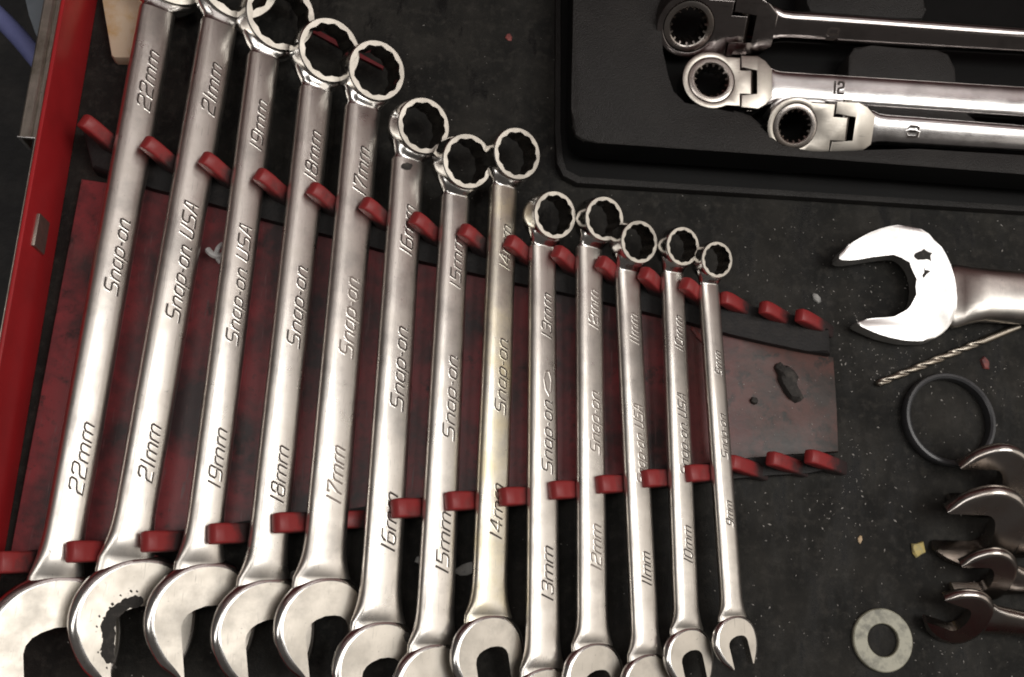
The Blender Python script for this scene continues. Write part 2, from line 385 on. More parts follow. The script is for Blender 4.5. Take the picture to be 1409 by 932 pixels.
# ------------------------------------------------------------------ combination wrench
NP = 3.0
HS = {22: 1.5, 21: 5.4, 19: 2.6, 18: 1.6, 17: 1.2, 16: 0.3}
def make_wrench(size, A, B, wA, wB, ringc, ringr, crease, texts, roll, label, mats=None, faint=(), jk=1.05, zt=18.0):
    a0 = at(*A, zt); b0 = at(*B, zt)
    X, Y, Z = local_frame(a0, b0, math.radians(roll))
    b = 0.13 * size + 1.25
    mid = (a0 + b0) / 2 - Z * b
    root = empty('combination_wrench')
    R3 = Matrix((X, Y, Z)).transposed()
    root.matrix_world = Matrix.Translation(mid * MM) @ R3.to_4x4()
    tag(root, label, 'wrench', 'combination wrenches lined up in the red rack')
    def hit_z(px, py, h):                       # local point where the sight line meets local z = h
        d = R3.transposed() @ ray(px, py); c = R3.transposed() @ (CAM - mid)
        return c + d * ((h - c.z) / d.z)
    def hit_x(px, py):
        d = R3.transposed() @ ray(px, py); c = R3.transposed() @ (CAM - mid)
        return c + d * (-c.x / d.x)
    def halfw(P, wpx):
        l = hit_z(P[0] - wpx / 2, P[1], b * 0.7).x; r = hit_z(P[0] + wpx / 2, P[1], b * 0.7).x
        return (r - l) / 2
    aA, aB = halfw(A, wA), halfw(B, wB)
    yA, yB = hit_z(*A, b).y, hit_z(*B, b).y
    wid = lambda y: aB + (aA - aB) * (y - yB) / (yA - yB)
    satin = (mats or {}).get('satin', SATIN)
    # ring position
    rc = hit_x(*ringc); h = max(2.0, min(9.0, rc.z))
    rc = hit_z(ringc[0], ringc[1], h); rc.x = max(-2.5, min(2.5, rc.x))
    dist = (at(*ringc, zt) - CAM).length
    RR = ringr * dist / F / max(0.9, 1) * 1.0
    hr = 0.52 * size + 3.8                       # ring height
    tilt = math.radians(13)
    s = size * jk
    yc = hit_z(*crease, b * 0.85).y
    yj = yc - 1.29 * s
    yn = rc.y - RR * 1.12 - 0.6                        # where the handle ends below the ring
    # --- handle with flared shoulder and neck
    bm = bmesh.new(); rings = []
    def ring_at(y, ax, bz, zc, xc=0.0, n=3.2, pitch=0.0):
        return [(x + xc, y - z * pitch, z + zc) for x, z in superprofile(ax, bz, n * NP / 3.2)]
    fl = 0.95 * s
    for f in (-0.5, -0.25, -0.1, 0.0, 0.05, 0.10, 0.16, 0.22, 0.28, 0.35, 0.43, 0.55, 0.75, 1.0):
        y = yc + 0.2 + f * fl
        g = max(0.0, min(1.0, f / 0.40)); bf = 0.60 + 0.40 * math.sin(g * math.pi / 2) if f >= 0 else 0.60 + 0.3 * f
        g = max(0.0, min(1.0, f)); wf = 1 + 0.40 * (1 - g) ** 2.6
        rings.append(ring_at(y, wid(y) * wf, b * bf, 0, 0, 3.1))
    ys = yc + fl
    for f in [i / 8 for i in range(1, 9)]:
        y = ys + (yn - ys) * f
        rings.append(ring_at(y, wid(y), b, 0))
    zring = rc.z - hr * 0.5
    yend = rc.y - RR * 0.86
    for f in (0.05, 0.12, 0.22, 0.34, 0.46, 0.6, 0.8, 1.0):
        y = yn + (yend - yn) * f
        e = f * f * (3 - 2 * f)
        g = max(0.0, (f - .25) / .75); g = g * g * (3 - 2 * g)
        w0 = wid(yn) * (1 - 0.05 * math.sin(min(1, f * 2.2) * math.pi * .5))
        wn = w0 + (max(w0, RR * 0.86) - w0) * g
        bn = b * (1 - 0.05 * math.sin(min(1, f * 3) * math.pi * .5)); bn = bn + (hr * 0.27 - bn) * e
        sec = ring_at(y, wn, bn, (zring - 0.10 * hr) * e, rc.x * e, NP * 1.17 + (2.3 - NP) * min(1, f * 1.5), 0)
        R9 = RR * 0.91                            # the end of the neck wraps round the ring wall
        rings.append([(x, yn + (rc.y - math.sqrt(max(0.0, R9 * R9 - (x - rc.x) ** 2)) - yn) * f, z) for x, _, z in sec])
    vr = loft(bm, rings)
    o = from_bm('handle', bm, [satin, NECK], root, 62)
    nseg = len(superprofile(1, 1)); k0 = len(rings) - 5
    for p in o.data.polygons:
        cy = p.center.y / MM
        if cy > yn + 0.2: p.material_index = 1
    # --- ring with a twelve-point socket
    bm = bmesh.new(); k = 96
    r_out, r_hi, r_lo = RR, RR * 0.825, RR * 0.765
    def circ(r, z): return [(r * math.cos(2 * math.pi * i / k), r * math.sin(2 * math.pi * i / k), z) for i in range(k)]
    def star(z, g=1.0):
        out = []
        for i in range(k):
            f = abs(((i / k * 12) % 1) - 0.5) * 2       # 1 at a notch root, 0 at a tooth
            r = (r_lo + (r_hi - r_lo) * f) * g
            out.append((r * math.cos(2 * math.pi * i / k), r * math.sin(2 * math.pi * i / k), z))
        return out
    H = hr
    loops = [star(-H * 0.5, 1.03), star(-H * 0.44), star(H * 0.46), star(H * 0.50, 1.015), circ(r_out * 0.955, H * 0.5), circ(r_out * 0.985, H * 0.465),
             circ(r_out, H * 0.36), circ(r_out * 1.02, 0), circ(r_out, -H * 0.38), circ(r_out * 0.95, -H * 0.5)]
    vv = [[bm.verts.new(p) for p in L] for L in loops]
    for q in range(len(vv)):
        A_, B_ = vv[q], vv[(q + 1) % len(vv)]
        for i in range(k):
            j = (i + 1) % k
            f = bm.faces.new((A_[i], A_[j], B_[j], B_[i]))
            f.material_index = 1 if q == 3 else (2 if q in (0, 1, 2, 9) else 0)
    M = Matrix.Translation(rc) @ Matrix.Rotation(tilt, 4, 'X') @ Matrix.Translation((0, 0, -H * 0.5))
    bm.transform(M)
    from_bm('box_end', bm, [NECK, FACE, DARKCHROME], root, 30)
    # --- open end
    bm = bmesh.new()
    bh = b * 0.68
    jaw_mesh(bm, *jaw_points(s, math.radians(13), 0.89, 0.14 * s + HS.get(size, 0), yj), bh, 0.13 * s)
    o = from_bm('open_end', bm, [FACE, NECK], root, 38); crisp_caps(o)
    for p in o.data.polygons:
        if len(p.vertices) < 20: p.material_index = 1
    # --- stamped writing
    for i, (txt, y0, y1) in enumerate(texts):
        xm = lambda yy: A[0] + (B[0] - A[0]) * (yy - A[1]) / (B[1] - A[1])
        l0 = hit_z(xm(y0), y0, b).y; l1 = hit_z(xm(y1), y1, b).y
        lo, hi = min(l0, l1), max(l0, l1)
        am = wid((lo + hi) / 2); hgt = am * 2 * 0.36
        xo = am * 0.05 + hgt / 2
        def place(u, v, hh, lo=lo, xo=xo, am=am):
            x = xo - v; zz = b * (1 - min(0.97, abs(x / wid(lo + u))) ** NP) ** (1 / NP)
            return (x, lo + u, zz + hh * 0.8)
        bm = bmesh.new()
        lettering(bm, txt, place, hi - lo, hgt)
        from_bm('size_marking' if txt[0].isdigit() else 'maker_marking', bm,
                [INK_FAINT if i in faint else INK, satin], root, 0)
    return root, hit_z, dict(b=b, bh=bh, yj=yj, s=s, wid=wid)

# ------------------------------------------------------------------ setting
def slab(name, pts, z0, z1, mat, parent=None, bev=0.8, sub=0, smooth=30, closed=True):
    bm = bmesh.new(); prism(bm, px_outline(pts, z1, sub), z0, z1, bev, 2)
    return from_bm(name, bm, mat, parent, smooth, True)
def block(name, x0, y0, x1, y1, z0, z1, mat, parent=None, bev=0.5):
    bm = bmesh.new(); prism(bm, [(x0, y0), (x1, y0), (x1, y1), (x0, y1)], z0, z1, bev, 2)
    return from_bm(name, bm, mat, parent, 30, True)
def tube(bm, pts, r, k=14, cap=True):
    pts = [Vector(p) for p in pts]; rings = []
    for i, p in enumerate(pts):
        d = (pts[min(i + 1, len(pts) - 1)] - pts[max(i - 1, 0)]).normalized()
        u = d.cross(Vector((0.13, 0.21, 0.97))).normalized(); v = d.cross(u)
        rr = r[i] if isinstance(r, (list, tuple)) else r
        rings.append([p + u * rr * math.cos(2 * math.pi * j / k) + v * rr * math.sin(2 * math.pi * j / k) for j in range(k)])
    loft(bm, rings, cap)
WX = (at(124, 0, 0).x + at(60, 500, 0).x) / 2          # inner foot of the drawer's left wall
WALLH = 30
tag(block('ground', -1500, -1200, 1800, 1600, -320, -300, CONCRETE), kind='structure')
tag(block('drawer_floor', WX + 0.05, -140, 420, 430, -6, 0, LINER, None, 0.3), kind='structure')
drawer = empty('tool_chest', (WX, 0, 0))
tag(drawer, 'red steel tool chest, its drawer side and worn runner left of the rack', 'tool chest')
block('side_wall', WX - 1.6, -140, WX, 430, -8, WALLH, RED_PAINT, drawer)
block('bottom_pan', WX, -140, 420, 430, -9, -6.5, RED_PAINT, drawer)
block('front_panel', WX - 6, -152, 430, -141, -12, 46, DARKRED, drawer)
block('cabinet_front', -520, 400, 900, 440, 70, 900, DARKRED, drawer, 2)
# folded tab on the wall
tb = at(70, 317, 22)
block('tab', WX - 1.2, tb.y - 6.5, WX + 1.2, tb.y + 6.5, 12, 22, RAIL, drawer, 0.4)
block('worn_edge', WX - 2.0, -140, WX - 1.65, 430, WALLH - 2.2, WALLH + .15, RAIL, drawer, 0.1)
# runner: an inverted U channel outside the wall, an inner strip below it
def channel(name, xa, xb, y0, y1, z0, z1, t, mat):
    prof = [(xa, z0), (xa + t, z0), (xa + t, z1 - t), (xb - t, z1 - t), (xb - t, z0), (xb, z0), (xb, z1 - 0.8), (xb - 0.8, z1),
            (xa + (xb - xa) * .62, z1), (xa + (xb - xa) * .52, z1 - 0.7), (xa + (xb - xa) * .42, z1), (xa + 0.8, z1), (xa, z1 - 0.8)]
    bm = bmesh.new(); loft(bm, [[(x, y0, z) for x, z in prof], [(x, y1, z) for x, z in prof]])
    return from_bm(name, bm, mat, drawer, 25, True)
ye = at(43, 190, 16).y
xr = at(59, 188, 16).x; xl = at(27, 183, 16).x
channel('runner', xl, min(xr, WX - 2.2), ye, 430, 6, 17, 1.0, RAIL)
block('runner_lip', xl - .15, ye - .5, min(xr, WX - 2.2) + .15, ye, 15.8, 17.2, BRIGHT, drawer, .15)
block('runner_lip', xl - .15, ye - .5, xl + 1.1, ye, 6, 15.75, BRIGHT, drawer, .15)
channel('inner_runner', xl + 4.6, min(xr, WX - 2.2) - 1.3, -120, ye + 60, 4, 13, 0.8, RAIL)

# things beyond the drawer on the left
bm = bmesh.new(); tube(bm, catmull([tuple(at(x, y, z)) for x, y, z in ((-120, -60, -60), (-40, -8, -60), (0, 25, -60), (40, 68, -60), (80, 125, -62), (100, 200, -66))], 6, False), 4.6)
tag(from_bm('hose', bm, HOSE), 'pale blue hose crossing the top left corner beside the drawer runner', 'hose')
bm = bmesh.new(); prism(bm, px_outline([(20, -60), (110, -60), (110, 120), (62, 70), (48, 46), (40, 22)], -30), -36, -30, 0.6)
tag(from_bm('metal_panel', bm, GREYPAINT), 'grey blue sheet metal corner between the hose and the drawer runner', 'panel')

# ------------------------------------------------------------------ red wrench rack
rack = empty('wrench_rack', at(560, 520, 0))
tag(rack, 'grimy red plastic wrench rack with two rows of fingers on black drawer liner', 'rack')
UP = [(130, 181), (215, 210), (295, 231), (370, 253), (443, 272), (515, 292), (583, 312), (650, 328), (713, 343), (778, 357), (838, 371), (897, 386), (953, 400), (1010, 417), (1065, 430), (1115, 441)]
LO = [(20, 772), (118, 757), (220, 743), (312, 732), (400, 717), (478, 716), (562, 697), (636, 687), (710, 681), (778, 672), (842, 664), (904, 656), (963, 649), (1022, 641), (1077, 636), (1130, 633)]
top_edge = [(x - 6, y + 52 - 8 * i / 15) for i, (x, y) in enumerate(UP)]
plate = [(112, 246)] + top_edge[1:-1] + [(1147, 492), (1151, 560), (1154, 622)] + [(x, y - 10) for x, y in LO[::-1][1:-1]] + [(14, 762)]
o = slab('plate', plate, 0.2, 4, DUSTY, rack, 0.4)
rail_up = [(x - 18, y - 6) for x, y in UP] + [(1142, 452), (1144, 488)] + [(x - 4, y + 50 - 8 * i / 15) for i, (x, y) in list(enumerate(UP))[::-1]]
slab('upper_rail', rail_up, 0.2, 8, GRIME, rack, 1.5)
rail_lo = [(x - 16, y - 8) for x, y in LO] + [(1150, 626), (1150, 646)] + [(x - 16, y + 18) for x, y in LO[::-1]]
slab('lower_rail', rail_lo, 0.2, 6, GRIME, rack, 1.0)
Yd = Vector((0, 1, 0))
def finger(T, Bp, zt, zb, wd, th, nm='finger'):
    """leaning hook: rounded tip at pixel T (height zt), sloping down to pixel Bp (height zb)"""
    t0 = at(*T, zt); b0 = at(*Bp, zb)
    d = (b0 - t0); L = d.length; u = d.normalized()
    side = Vector((0, 0, 1)).cross(u).normalized()           # along the wrench
    up = u.cross(side)
    if up.z < 0: up = -up
    prof = [(-0.2, -th), (-0.8, -th * .55), (-0.4, -th * .2), (th * .45, 0), (L * .6, 0.2), (L, -0.6), (L, -th * 1.5), (L * .5, -th * 1.15), (th * .4, -th * 1.05)]
    hw = wd / 2
    bm = bmesh.new()
    for sg in (0,):
        rings = []
        for q, k in ((-hw, .80), (-hw + .7, 1.0), (hw - .7, 1.0), (hw, .80)):
            cx, cz = L * .45, -th * .5
            rings.append([t0 + u * (cx + (a - cx) * (1 - (1 - k) * .10)) + up * (cz + (c - cz) * (1 - (1 - k) * .9)) + side * q for a, c in prof])
        loft(bm, rings)
    bmesh.ops.recalc_face_normals(bm, faces=bm.faces[:])
    bmesh.ops.bevel(bm, geom=[e for e in bm.edges if len(e.link_faces) == 2 and e.calc_face_angle(0) > .6], offset=.45, segments=2, profile=.5, affect='EDGES', clamp_overlap=True)
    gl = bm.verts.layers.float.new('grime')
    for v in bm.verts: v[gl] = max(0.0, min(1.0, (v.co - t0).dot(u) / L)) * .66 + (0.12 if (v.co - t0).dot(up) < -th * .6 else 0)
    return from_bm(nm, bm, FINGER, rack, 40, True)
for i, (x, y) in enumerate(UP):
    f = i / 15
    if i < 13:
        dx = 27 - 15 * f; dy = 24 - 8 * f
        finger((x - dx * .70 + 12 - f * 3, y - dy * .62 + 2), (x + dx * 1.2 + 6, y + dy * 1.0 + 2), 25 - 4 * f, 10 - 2 * f, 5.8 - .4 * f, 6.2 - .8 * f)
    else:
        finger((x - 6, y - 8), (x + 34, y + 16), 17, 3, 5.4, 5.0)
for i, (x, y) in enumerate(LO):
    f = i / 15
    if i == 5:
        finger((x - 8, y - 1), (x + 36, y - 2), 12, 7, 6.5, 4.5)
    elif i < 13:
        finger((x - 11 + 5 * f, y + 1), (x + 44 - 12 * f, y + 1), 24.5 - 4.5 * f, 9, 7.4 - 1.2 * f, 6.0 - 0.8 * f)
    else:
        finger((x - 7, y - 5), (x + 38, y + 12), 17, 3, 5.6, 5.2)

# ------------------------------------------------------------------ the row of combination wrenches
W = [
 (22, (220, 10), (91, 740), 52, 57, (262, -47), 55, (84, 797), [('22mm', 150, 68), ('Snap-oN', 405, 297), ('22mm', 680, 580)], 30,
  'largest wrench, stamped 22mm, at the left end of the row'),
 (21, (299, 67), (184, 740), 52, 58, (329, -32), 53, (200, 772), [('21mm', 156, 85), ('Snap-oN USA', 442, 277), ('21mm', 663, 582)], 30,
  'wrench stamped 21mm with black flaked jaw, second from left'),
 (19, (360, 130), (284, 740), 44, 50, (387, 20), 46, (262, 776), [('19mm', 206, 136), ('Snap-oN USA', 474, 308), ('19mm', 672, 588)], 29,
  'wrench stamped 19mm between the 21mm and 18mm wrenches'),
 (18, (430, 206), (374, 740), 46, 52, (454, 69), 42, (365, 799), [('18mm', 248, 178), ('Snap-oN', 478, 362), ('18mm', 693, 612)], 28,
  'wrench stamped 18mm, ring tucked left of the 17mm ring'),
 (17, (499, 200), (453, 740), 48, 56, (519, 97), 40, (443, 797), [('17mm', 268, 200), ('Snap-oN', 492, 377), ('17mm', 694, 612)], 27,
  'wrench stamped 17mm with clean open jaw, fifth from left'),
 (16, (565, 233), (533, 740), 43, 52, (583.5, 173), 38, (527, 858), [('16mm', 351, 280), ('Snap-oN', 565, 445), ('16mm', 760, 676)], 26,
  'wrench stamped 16mm with a dark spot below its ring'),
 (15, (631, 276), (609, 740), 37, 47, (644, 222), 37.5, (598, 889), [('15mm', 397, 322), ('Snap-oN', 606, 485), ('15mm', 790, 703)], 25,
  'wrench stamped 15mm, ring partly under the 14mm ring'),
 (14, (697, 266), (681, 740), 35, 44, (712, 211.5), 35.5, (684, 849), [('14mm', 371, 308), ('Snap-oN', 570, 462), ('14mm', 743, 664)], 24,
  'yellowed wrench stamped 14mm in the middle of the row'),
 (13, (751, 350), (752, 740), 34, 41, (764, 296), 33, (755, 921), [('13mm', 466, 402), ('Snap-oN', 652, 547), ('13mm', 828, 750), ('@', 545, 510)], 23,
  'wrench stamped 13mm with a loop scratched above the maker mark'),
 (12, (815.5, 378), (819, 740), 34, 38, (832, 301), 30.5, (825, 887), [('12mm', 453, 397), ('Snap-oN', 625, 535), ('12mm', 786, 720)], 22,
  'wrench stamped 12mm, right of the scratched 13mm wrench'),
 (11, (868, 380), (886, 740), 31, 34, (880, 333), 29.5, (893, 902), [('11mm', 474, 430), ('Snap-oN USA', 668, 555), ('11mm', 807, 758)], 21,
  'thin wrench stamped 11mm with worn lettering, third from right of row'),
 (10, (930, 380), (945, 740), 28, 31, (940, 339), 26.5, (949, 866), [('10mm', 483, 433), ('Snap-oN USA', 655, 540), ('10mm', 776, 722)], 20,
  'wrench stamped 10mm with a chipped jaw, next to the smallest one'),
 (9, (980, 400), (1005, 740), 25, 27, (987, 357.5), 24.7, (1018, 849), [('9mm', 517, 482), ('Snap-oN', 632, 567), ('9mm', 725, 688)], 18,
  'smallest wrench, stamped 9mm, at the right end of the row'),
]
GL['@'] = (0.5, [cl((.1, .1), (.35, .0), (.55, .25), (.5, .6), (.3, .75), (.1, .6), (.0, .3))])
made = {}
for (sz, A, B, wA, wB, rc, rr, cr, tx, ro, lb) in W:
    made[sz] = make_wrench(sz, A, B, wA, wB, rc, rr, cr, tx, ro, lb, {'satin': SATIN_WARM} if sz == 14 else None,
                           faint={14: (), 12: (0, 1, 2), 11: (0, 1)}.get(sz, ()) or ((3,) if sz == 13 else ((1, 2) if sz == 17 else ())), jk=1.05)
def patch(root, hit, pts, zz, mat, nm, jit=1.2, sub=3, rng=random.Random(3)):
    pl = [hit(x, y, zz) for x, y in pts]
    pl = catmull([(p.x, p.y) for p in pl], sub)
    pl = [(x + rng.uniform(-jit, jit) * .3, y + rng.uniform(-jit, jit) * .3) for x, y in pl]
    bm = bmesh.new(); prism(bm, pl, zz - .1, zz + .05, 0)
    return from_bm(nm, bm, mat, root, 0)
r_, h_, d_ = made[21]
patch(r_, h_, [(196, 822), (184, 820), (172, 824), (158, 832), (148, 842), (141, 852), (138, 866), (140, 880), (138, 894), (142, 906), (150, 914), (158, 908), (157, 890), (158, 872), (159, 856), (166, 846), (178, 838), (194, 834)], d_['bh'], LUMP, 'flaked_patch', 1.5, 4)
rg = random.Random(4)
for (x, y) in [(190, 816), (168, 822), (149, 835), (135, 862), (137, 900), (156, 916), (135, 850), (154, 830), (178, 816), (146, 919)]:
    x += rg.uniform(-3, 3); y += rg.uniform(-3, 3); q = rg.uniform(1.2, 2.6)
    patch(r_, h_, [(x - q, y), (x, y - q), (x + q, y + 1), (x, y + q)], d_['bh'], LUMP, 'flaked_patch', .3)
r_, h_, d_ = made[16]
patch(r_, h_, [(552, 228), (560, 224), (568, 228), (564, 233), (556, 234)], d_['b'], LUMP, 'dark_spot', 1)
patch(r_, h_, [(556, 872), (562, 870), (566, 876), (561, 884), (556, 880)], d_['bh'], LUMP, 'dark_spot', 1)

# ------------------------------------------------------------------ big open end wrench on the right
def make_open_wrench(label, outline_px, cl_px, wpx, zt, thick, mats, name='open_end_wrench', group=None):
    c0 = at(*cl_px[0], zt)
    root = empty(name, (c0.x, c0.y, 0)); tag(root, label, 'wrench', group)
    o = slab('open_end', outline_px, zt - thick, zt, mats[0], root, 0.7, 2)
    for v in o.data.vertices: v.co.z += 0.07 * (v.co.y - c0.y * MM)      # the head leans a little
    return root
big = make_open_wrench('large bright open end wrench with blank white jaw pointing left above the drill bit',
    [(1153, 357), (1158, 345), (1175, 333), (1195, 322), (1220, 314), (1245, 312), (1265, 318), (1285, 332), (1300, 352), (1312, 380), (1317, 410), (1315, 435), (1306, 452), (1290, 464), (1271, 468),
     (1245, 467), (1215, 460), (1195, 452), (1181, 445), (1186, 440), (1206, 437), (1232, 435), (1250, 428), (1259, 415), (1262, 395), (1258, 375), (1250, 362), (1240, 354), (1228, 352), (1200, 355), (1166, 360)],
    [(1320, 407)], 0, 11, 7, [BRIGHT])
rings = []
for (x, yt, yb, zt, zb) in ((1296, 374, 440, 10, 5), (1311, 364, 452, 10.5, 4), (1320, 366, 450, 12.5, 3.0), (1332, 369, 446, 14.6, 2.6), (1352, 371, 442, 15.6, 2.4), (1409, 376, 445, 15.8, 2.4), (1560, 392, 456, 15.8, 2.4)):
    a = at(x, yt, (zt + zb) / 2); b = at(x, yb, (zt + zb) / 2); c = (a + b) / 2; hw = (a - b).length / 2; d = (a - b).normalized()
    rings.append([c + d * p + Vector((0, 0, q)) for p, q in superprofile(hw, (zt - zb) / 2, 2.9)])
bm = bmesh.new(); loft(bm, rings); from_bm('handle', bm, SATIN, big, 40, True)
def flat_patch(pts, z, mat, nm, par, jit=.4, rng=random.Random(9), lean=0.07):
    cy = par.location.y / MM
    z = z + lean * (at(*pts[0], z).y - cy) + .15
    pl = [(x + rng.uniform(-jit, jit), y + rng.uniform(-jit, jit)) for x, y in px_outline(pts, z, 2)]
    bm = bmesh.new(); prism(bm, pl, z - .1, z + .05)
    o = from_bm(nm, bm, mat, par, 0, True)
    y0 = at(*pts[0], z).y
    for v in o.data.vertices: v.co.z += lean * (v.co.y - y0 * MM)
flat_patch([(1258, 352), (1264, 347), (1271, 343), (1277, 347), (1283, 348), (1280, 353), (1282, 360), (1276, 356), (1270, 358), (1263, 357)], 11, LUMP, 'worn_mark', big, .25)
flat_patch([(1270, 364), (1273, 371), (1281, 373), (1276, 377), (1272, 382), (1270, 378), (1273, 374)], 11, LUMP, 'worn_mark', big, .15)

# ------------------------------------------------------------------ four dark open end wrenches lying on edge, lower right
def make_dark(size, top_tip, A, B, wpx, roll, label, turn=15, zt=14, hw=0.42):
    a0, b0 = at(*A, zt), at(*B, zt)
    X, Y, Z = local_frame(a0, b0, math.radians(roll))
    b = 0.15 * size + 1.2
    root = empty('open_end_wrench'); R3 = Matrix((X, Y, Z)).transposed()
    root.matrix_world = Matrix.Translation((b0 - Z * b) * MM) @ R3.to_4x4()
    tag(root, label, 'wrench', 'dark open end wrenches fanned along the right edge')
    bm = bmesh.new()
    jaw_mesh(bm, *jaw_points(size, math.radians(turn)), b * .8, .16 * size)
    crisp_caps(from_bm('open_end', bm, DARKCHROME, root, 38))
    rings = []
    for y, wf, bf in ((0.7, .72, .6), (1.2, .66, .72), (1.45, .56, .95), (1.8, hw + .05, 1), (2.4, hw, 1), (5.5, hw, 1)):
        rings.append([(x, y * size, z) for x, z in superprofile(wf * size, bf * b, 3)])
    bm = bmesh.new(); loft(bm, rings); from_bm('handle', bm, DARKCHROME, root, 40)
    return root
make_dark(15, None, (1480, 690), (1348, 670), 0, 42, 'dark open end wrench topmost of the fan, touching the black ring', 10, 13)
make_dark(17, None, (1450, 752), (1333, 735), 0, 42, 'dark open end wrench with the widest jaw, second from top of the fan', 8, 13)
make_dark(11.5, None, (1450, 812), (1343, 799), 0, 44, 'dark open end wrench with small jaw, third from top of the fan', 8, 12)
make_dark(11.5, None, (1450, 872), (1310, 851), 0, 42, 'reddish dark open end wrench lowest of the fan, nearest the washer', -12, 11, .46)

# ------------------------------------------------------------------ black moulded tray with flex head ratchets
tray = empty('tool_tray', at(1100, 200, 0)); tag(tray, 'black moulded plastic tray with recesses holding the flex head ratchet wrenches', 'tray')
ZT = 24
slab('flange', [(766, -220), (764, 180), (766, 225), (775, 242), (795, 252), (1120, 272), (1409, 291), (1700, 312), (1700, -220)], 0.2, 3.2, POCKET, tray, 0.8)
lip = [(766, -220), (764, 180), (766, 225), (775, 242), (795, 252), (1120, 272), (1409, 291), (1700, 312)]
slab('flange_lip', lip + [(x + (7 if y < 240 else 3), y - (0 if y < 200 else 7)) for x, y in lip[::-1]], 0.2, 4.6, TRAY, tray, .5)
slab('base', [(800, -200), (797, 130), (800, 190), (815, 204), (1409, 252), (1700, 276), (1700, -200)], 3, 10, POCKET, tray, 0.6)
body = [(790, -200), (789, 0), (786, 150), (787, 172), (792, 186), (804, 194), (825, 197), (1100, 216), (1409, 240), (1700, 263), (1700, 232), (1409, 214), (1260, 205), (1120, 209), (1075, 205),
        (1058, 192), (1050, 172), (1035, 158), (1010, 150), (970, 152), (940, 146), (922, 128), (914, 104), (912, 70), (905, 40), (905, -200)]
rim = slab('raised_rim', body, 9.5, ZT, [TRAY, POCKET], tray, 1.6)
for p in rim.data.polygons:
    if abs(p.normal.z) < .3: p.material_index = 1  # rim walls take the shaded plastic
for pts in ([(1105, -200), (1110, 4), (1118, 22), (1270, 26), (1277, 12), (1262, -30), (1255, -200)],
            [(1166, 108), (1168, 76), (1176, 64), (1200, 63), (1290, 67), (1306, 74), (1316, 94), (1317, 116)],
            [(1180, 158), (1196, 146), (1230, 143), (1300, 146), (1330, 154), (1348, 168), (1349, 182), (1180, 176)]):
    slab('divider', pts, 9.5, ZT - 1, TRAY, tray, 1.6)

